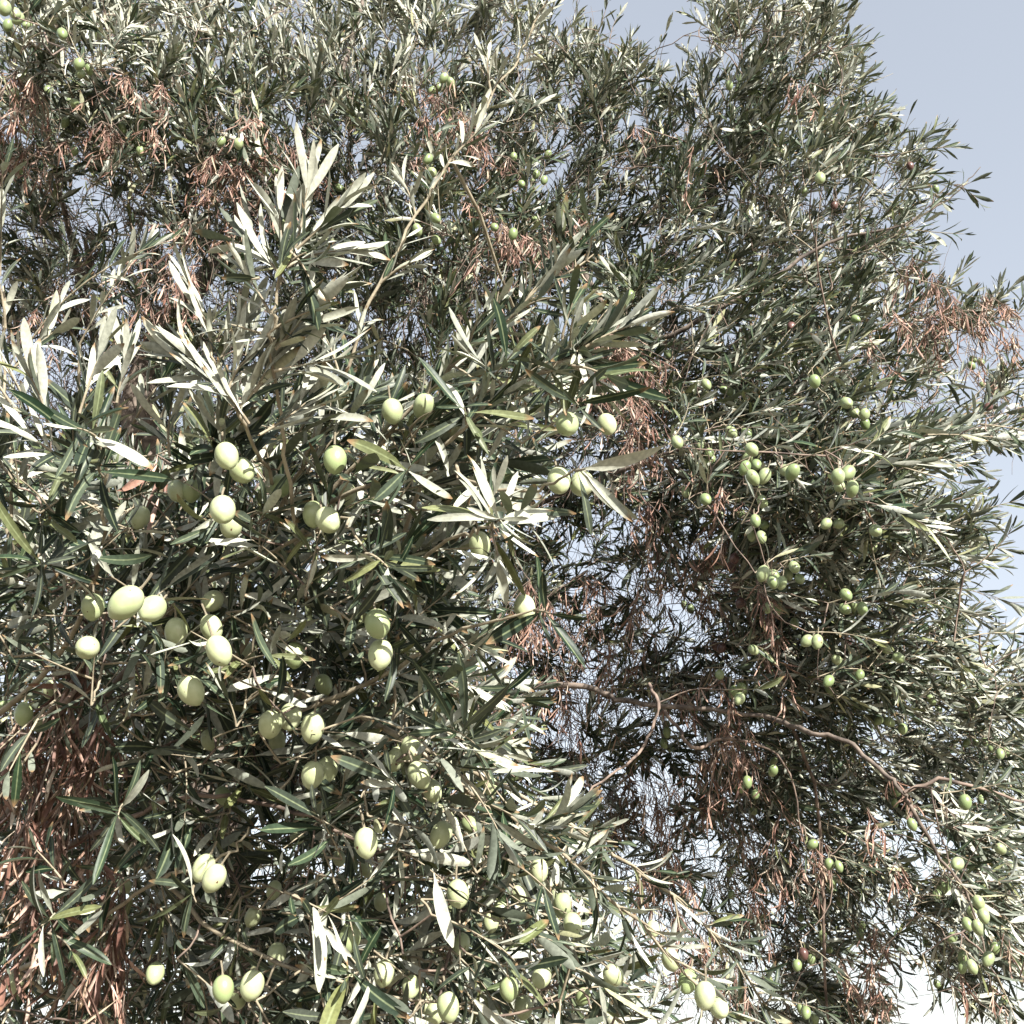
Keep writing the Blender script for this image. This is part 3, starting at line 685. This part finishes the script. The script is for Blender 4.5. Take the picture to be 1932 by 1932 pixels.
# end-on rosettes
def star(g, x, y, d, n_, Lf, rt=.1, up=0, **kw):
    kw.setdefault('wid', .15)
    ns(g, x, y, d, rt, up, -1, .03, n_, Lf, open_deg=84, tip_open=62, jit=.16, **kw)
star(Fb, 1088, 888, .97, 7, .078); star(Fb, 1082, 760, 1.03, 4, .06)
star(G, 928, 990, .98, 6, .056, .25, .2, soft=.8, face=.4); ns(G, 935, 985, 1.0, .9, .3, -.5, .03, 6, .058, soft=.8, face=.4); ns(G, 925, 990, 1.0, .2, -.8, -.5, .03, 5, .058, soft=.8, face=.4); ns(G, 915, 985, 1.0, .3, .9, -.4, .03, 5, .055, soft=.7, face=.5)
star(Hh, 1008, 1152, 1.05, 5, .055, .5, .1)
star(M, 185, 830, 1.08, 6, .07, 0, .6); star(M, 195, 900, 1.1, 5, .066, 0, .3); star(N, 92, 1062, 1.1, 5, .072, .2, 0)
star(O, 232, 1518, 1.12, 6, .064); star(Q, 103, 1725, 1.1, 6, .064); star(Q, 365, 1672, 1.12, 5, .06); star(Q, 300, 1560, 1.25, 5, .06)
star(R, 690, 1045, 1.05, 7, .066, .9, .1); star(R, 700, 1060, 1.08, 6, .062, 1, .0)
star(R, 760, 900, 1.1, 5, .062, .4, .5); star(Fb, 880, 800, 1.1, 5, .062, 0, .9)
# left-hand upright shoots
for (x, y, d, rt, up, ln, n_, Lf) in [(90, 800, 1.1, -.1, 1, .06, 6, .055), (150, 780, 1.1, .2, 1, .07, 7, .055), (60, 780, 1.2, -.4, 1, .07, 6, .05), (250, 800, 1.15, .5, 1, .07, 6, .05), (300, 800, 1.2, .3, 1, .07, 6, .048), (120, 870, 1.1, -.7, .6, .06, 6, .055),
        (10, 620, 1.28, .1, 1, .12, 7, .05), (20, 700, 1.28, .6, .6, .08, 5, .05), (60, 640, 1.6, .8, 1, .25, 11, .05), (20, 760, 1.25, -.5, .8, .06, 5, .055), (0, 520, 1.5, .1, 1, .16, 8, .05), (220, 760, 1.2, .1, 1, .06, 7, .05), (5, 880, 1.2, -.3, .8, .07, 6, .055), (320, 860, 1.15, -.2, .9, .06, 6, .052),
        (150, 650, 1.7, .55, 1, .2, 12, .05)]:
    ns(N if x < 100 else M, x, y, d, rt, up, rng.normal(0, .2), ln, n_, Lf * 1.1, open_deg=34, soft=.6, face=.6)
# K, L: long narrow leaves swept to the right along the lower boughs
qk = near.limbs[K]
for g, f0, f1, n_ in ((K, .42, .97, 17), (L, .35, .97, 16)):
    q = near.limbs[g]; m = len(q) - 1
    for i, f in enumerate(np.linspace(f0, f1, n_)):
        x, y, d = proj(q[int(f * m), :3])
        ns(g, x, y, d, .85 + rng.normal(0, .15), .45 + rng.normal(0, .25) if i % 3 else -.4, rng.normal(-.15, .2), .02, 2, .062, open_deg=28, tip_open=22, wid=.14)
        if i % 2 == 0: ns(g, x, y, d, .3 + rng.normal(0, .3), -.7, -.3, .04, 3, .055, open_deg=45, wid=.16)

# fill of the near mass
MASS = [(-40, 860), (150, 860), (330, 830), (520, 790), (700, 740), (860, 700), (1000, 680), (1100, 720), (1090, 800), (960, 900), (860, 960), (820, 1060), (900, 1180), (950, 1270), (960, 1400), (1000, 1480), (1060, 1620), (1120, 1760), (1200, 1900), (1230, 1990),
        (420, 1990), (330, 1750), (300, 1500), (240, 1330), (-40, 1250)]
cnt = 0
while cnt < 900:
    x, y = rng.uniform(-40, 1240), rng.uniform(680, 1990)
    if not inpoly(np.array([x]), np.array([y]), MASS)[0]: continue
    dark = (260 < x < 560 and 1430 < y < 1850)
    if dark and rng.random() < .35: continue
    cnt += 1
    u = rng.random()
    d = 1.12 + u ** 1.1 * .6 + (.12 if dark else 0)
    t = (y - 700) / 1232
    rt = .2 + .7 * (x / 1100) - (.5 if x < 250 else 0); up = .75 - 1.15 * t
    dd = (rt + rng.normal(0, .5), up + rng.normal(0, .45), rng.normal(-.45, .4))
    p = P(x, y, d)
    dv = V(*dd); ln = rng.uniform(.04, .10)
    gi = near.join(p - dv * ln * .5, int(rng.random() < .6), .0013)
    shoot(near, gi, p - dv * ln * .5, dv, ln, int(ln / .016) + 1, rng.uniform(.055, .078), open_deg=rng.uniform(40, 66), tip_open=30, droop=rng.uniform(0, .2), wid=rng.uniform(.14, .175), rad=.0014, curl=.15, tuft=1, soft=.26 if y < 1250 or x > 550 else .08, face=.35)  # more pale bloom on the upper mass, painting its leaves as sunlit
for _ in range(620):
    while True:
        x, y = rng.uniform(-60, 1150), rng.uniform(880, 1990)
        if inpoly(np.array([x]), np.array([y]), MASS)[0] or (x < 420 and y > 1300): break
    p = P(x, y, rng.uniform(1.65, 2.3)); gi = near.join(p)
    shoot(near, gi, p, V(rng.normal(.3, .6), rng.normal(.1, .7), rng.normal(-.3, .5)), rng.uniform(.06, .13), 7, rng.uniform(.05, .065), open_deg=55, wid=.16, rad=.0013, young=0, soft=.03)
# a sparse veil lower left
for _ in range(75):
    x, y = rng.uniform(-20, 330), rng.uniform(1260, 1960)
    d = rng.uniform(1.15, 1.8); p = P(x, y, d); gi = near.join(p)
    shoot(near, gi, p, V(rng.normal(0, .5), rng.normal(-.3, .5), rng.normal(-.4, .4)), rng.uniform(.04, .1), 4, rng.uniform(.05, .06), open_deg=60, wid=.17)
for _ in range(60):
    x, y = rng.uniform(0, 900), rng.uniform(1100, 1932)
    d = rng.uniform(1.3, 1.9); p = P(x, y, d); gi = near.join(p)
    near.tw[gi].add(wiggle(p, p + V(rng.normal(.2, .4), -1, rng.normal(0, .4)) * rng.uniform(.1, .25), 7, .1), np.linspace(.0014, .0008, 7), 4, 0)

DEADN = """150,1290,.05,40 120,1330,.05,40 175,1390,.04,30 40,1400,.06,44 20,1480,.06,40 70,1520,.06,44 150,1490,.06,44 130,1580,.06,44 60,1620,.06,40 20,1700,.06,40 220,1700,.05,26 235,1780,.05,26 190,1830,.05,24 160,1870,.05,24 230,1860,.04,18 80,1820,.06,30
60,1440,.05,36 190,1450,.05,30 170,1640,.05,24 30,1850,.06,30 290,890,.03,14 1290,1450,.001,0""".split()
near_dead = []
for s_ in DEADN:
    x, y, spd, n = map(float, s_.split(','))
    if n: near_dead.append((x, y, 1.34 if x < 400 else 1.15, spd, int(n * .85), .062))

# the stem of the close tree, standing left of the view
ntop = P(-420, 2000, 1.4)
trunk = Tubes()
tp = smooth_path([(*(near.base + (0, 0, -.15)), .15), (*(near.base + (.02, 0, .3)), .10), (*(near.base * .5 + ntop * .5 + (-.06, .05, 0)), .075), (*ntop, .045)], 7)
trunk.add(tp[:, :3] + rng.normal(0, .004, (len(tp), 3)), tp[:, 3] * rng.uniform(.93, 1.08, len(tp)), 12)
for g in (M, N, O, Q, K):
    q = near.limbs[g][0]
    pth = smooth_path([(*ntop, .012), (*(ntop * .5 + q[:3] * .5 + rng.normal(0, .04, 3)), (.008 + q[3]) / 2), (*q[:3], q[3])], 6)
    trunk.add(pth[:, :3], pth[:, 3], 8)
place("trunk", trunk.mesh("trunk", [M_BARK], near.base), near.root)

for x, y, d, spd, n, LL in far_dead: far.join(P(x, y, d) + np.array([0, 0, spd * .8]))
for x, y, d, spd, n, LL in near_dead: near.join(P(x, y, d) + np.array([0, 0, spd * .8]))
# =================================================================== emit meshes
def leaf_keep(lv, ols, use_sky):
    rv, pv = (.75, .88) if use_sky else (.8, .86)
    B_, D_, N_, p = lv.arrays()
    keep = np.ones(len(B_), bool)
    L_ = p[:, 0]
    mid = B_ + D_ * (L_ * .55)[:, None]; tip = B_ + D_ * L_[:, None]
    mx, my, md = proj(mid); tx, ty, td = proj(tip); bx, by, bd = proj(B_)
    if use_sky:
        keep &= ~((rng.random(len(B_)) < lookup(sky_m, mx, my) * .9) & ~np.array(lv.fr))
        keep &= ~(rng.random(len(B_)) < lookup(hole_m, mx, my) * .95)
    o = np.array([(a[0], a[1], a[2], a[3]) for a in ols])
    for x, y, r, d in o:
        near_ = (md < d + .01) & (np.abs(mx - x) < 170) & (np.abs(my - y) < 170)
        idx = np.where(near_)[0]
        if len(idx) == 0: continue
        ax_, ay_ = bx[idx], by[idx]; vx, vy = tx[idx] - ax_, ty[idx] - ay_
        t = np.clip(((x - ax_) * vx + (y - ay_) * vy) / (vx * vx + vy * vy + 1e-6), 0, 1)
        ds = np.hypot(ax_ + t * vx - x, ay_ + t * vy - y)
        hit = (ds < r * rv + .07 * L_[idx] * F / md[idx])
        hit &= rng.random(len(idx)) < pv
        keep[idx[hit]] = False
    return keep

all_ol = near_ol + far_ol
# no blade may brush the lens
def emit(tr, K, label_ctx):
    for gi, q in enumerate(tr.limbs):
        w = tr.tw[gi]; w.add(q[:, :3], q[:, 3], 9, (2 if q[0, 3] > .006 else 0) if tr is far else (0 if q[0, 3] > .005 else 1))
        br = place("branch", w.mesh("branch", [M_TWIG, M_GREENTWIG, M_BARK], tr.base), tr.root)
        lv = tr.lv[gi]
        if lv.b:
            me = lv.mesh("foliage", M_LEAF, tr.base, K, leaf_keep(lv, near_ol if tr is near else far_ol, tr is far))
            if me: place("foliage", me, br)
emit(far, 4, "")
emit(near, 8, "")
def emit_dead(tr, lst, K):
    for x, y, d, spd, n, LL in lst:
        lv = Leaves(); tw = dead_bunch(tr, x, y, d, spd, n, LL, lv)
        o = place("withered_twig", tw.mesh("withered_twig", [M_TWIG], tr.base), tr.root)
        c = place("dead_leaves", lv.mesh("dead_leaves", M_DEAD, tr.base, K), o)
far_dead.sort(key=lambda a: -a[4] / a[2])
emit_dead(far, far_dead[:100], 5)
if far_dead[100:]:
    lv = Leaves(); tws = Tubes()
    for a in far_dead[100:]:
        tw = dead_bunch(far, *a, lv)
        for v, q, m in zip(tw.v, tw.q, tw.m): pass
    o = place("withered_foliage", lv.mesh("withered_foliage", M_DEAD, far.base, 5), far.root); o['kind'] = 'stuff'
emit_dead(near, near_dead, 6)

# ------------------------------------------------------------------ olives
def olive_mesh(name, mat, nu, nvv, wrinkle=0.0, seed=0):
    """unit fruit (radius 1, slightly long, pointed tip) with its stalk, hanging along -Z"""
    r_ = np.random.default_rng(seed)
    vs = []; qs = []; mi = []
    el = r_.uniform(1.2, 1.42)
    for j in range(nvv + 1):
        th = pi * j / nvv
        for i in range(nu):
            ph = 2 * pi * i / nu
            r = sin(th) * (1 + .05 * cos(th)); z = cos(th) * el
            if j >= nvv - 1: z -= .05
            wr = 1 + wrinkle * (sin(5 * ph + 3 * th) * .5 + r_.normal(0, .5)) * sin(th)
            r = max(r, .01)
            vs.append((r * cos(ph) * wr, r * sin(ph) * wr, z - el))
    for j in range(nvv):
        for i in range(nu):
            a = j * nu + i; b2 = j * nu + (i + 1) % nu
            qs.append((a, a + nu, b2 + nu, b2)); mi.append(0)
    c = len(vs); S_ = 6
    for k in range(6):
        t = k / 5
        cx = .22 * t * t * r_.uniform(.8, 1.2); cz = -.06 + 1.35 * t
        rr = .085 * (1.9 if k == 0 else 1) * (1 + .3 * t)
        for i in range(S_): vs.append((cx + rr * cos(2 * pi * i / S_), rr * sin(2 * pi * i / S_), cz))
    for k in range(5):
        for i in range(S_):
            a = c + k * S_ + i; b2 = c + k * S_ + (i + 1) % S_
            qs.append((a, b2, b2 + S_, a + S_)); mi.append(1)
    return mesh_np(name, np.array(vs), np.array(qs), [mat, M_GREENTWIG], None, mi)
HI = [olive_mesh("olive", M_OLIVE, 28, 18, 0, s_) for s_ in range(4)]
M_OL2 = olive_material('small_green_olive_skin', (.22, .27, .13), (.32, .36, .20), (.10, .03, .02), .02)
LO = [olive_mesh("olive", M_OL2, 16, 11, 0, s_ + 9) for s_ in range(3)]
DK = [olive_mesh("olive", M_OLIVE_DK, 16, 11, .05, s_ + 20) for s_ in range(3)]

def put_olives(tr, lst, meshes):
    lst = sorted(lst, key=lambda a: -a[2])
    rest = []
    for i, (x, y, r, d, rl, dk) in enumerate(lst):
        me = (DK if dk else meshes)[rng.integers(0, 3)]
        rot = (rng.normal(0, .38), rng.normal(0, .38), rng.uniform(0, 6.28))
        c = P(x, y, d)
        # the fruit's centre, 1.2 radii under its stalk end, stands on the read point
        from mathutils import Euler
        off = np.array(Euler(rot).to_matrix() @ Vector((0, 0, -1.2 * rl)))
        loc = c - off
        _, gi, q = tr.nearest(c)
        stalk_top = loc + np.array(Euler(rot).to_matrix() @ Vector((.22 * rl, 0, 1.29 * rl)))
        if i < 100:
            o = place("olive", me, tr.root)
            o.location = loc - tr.base; o.rotation_euler = rot; o.scale = (rl,) * 3
            if dk: o['label'] = "dark shrivelled ripe olive"
        else:
            R = np.array(Euler(rot).to_matrix())
            co = np.empty(len(me.vertices) * 3, np.float32); me.vertices.foreach_get("co", co); co = co.reshape(-1, 3)
            rest.append((co @ R.T * rl + loc - tr.base, me, dk))
        # the twig it hangs from
        tw = Tubes()
    if rest:
        vs = []; qs = []; ms = []; c0 = 0
        for v, me, dk in rest:
            q = np.empty(len(me.loops), np.int32); me.loops.foreach_get("vertex_index", q); q = q.reshape(-1, 4)
            m = np.empty(len(me.polygons), np.int32); me.polygons.foreach_get("material_index", m)
            vs.append(v); qs.append(q + c0); ms.append(np.where(m == 1, 1, 2 if dk else 0)); c0 += len(v)
        me = mesh_np("small_olives", np.concatenate(vs), np.concatenate(qs), [M_OL2, M_GREENTWIG, M_OLIVE_DK], None, np.concatenate(ms))
        o = place("small_olives", me, tr.root); o['kind'] = 'stuff'
put_olives(near, near_ol, HI)
put_olives(far, far_ol, LO)
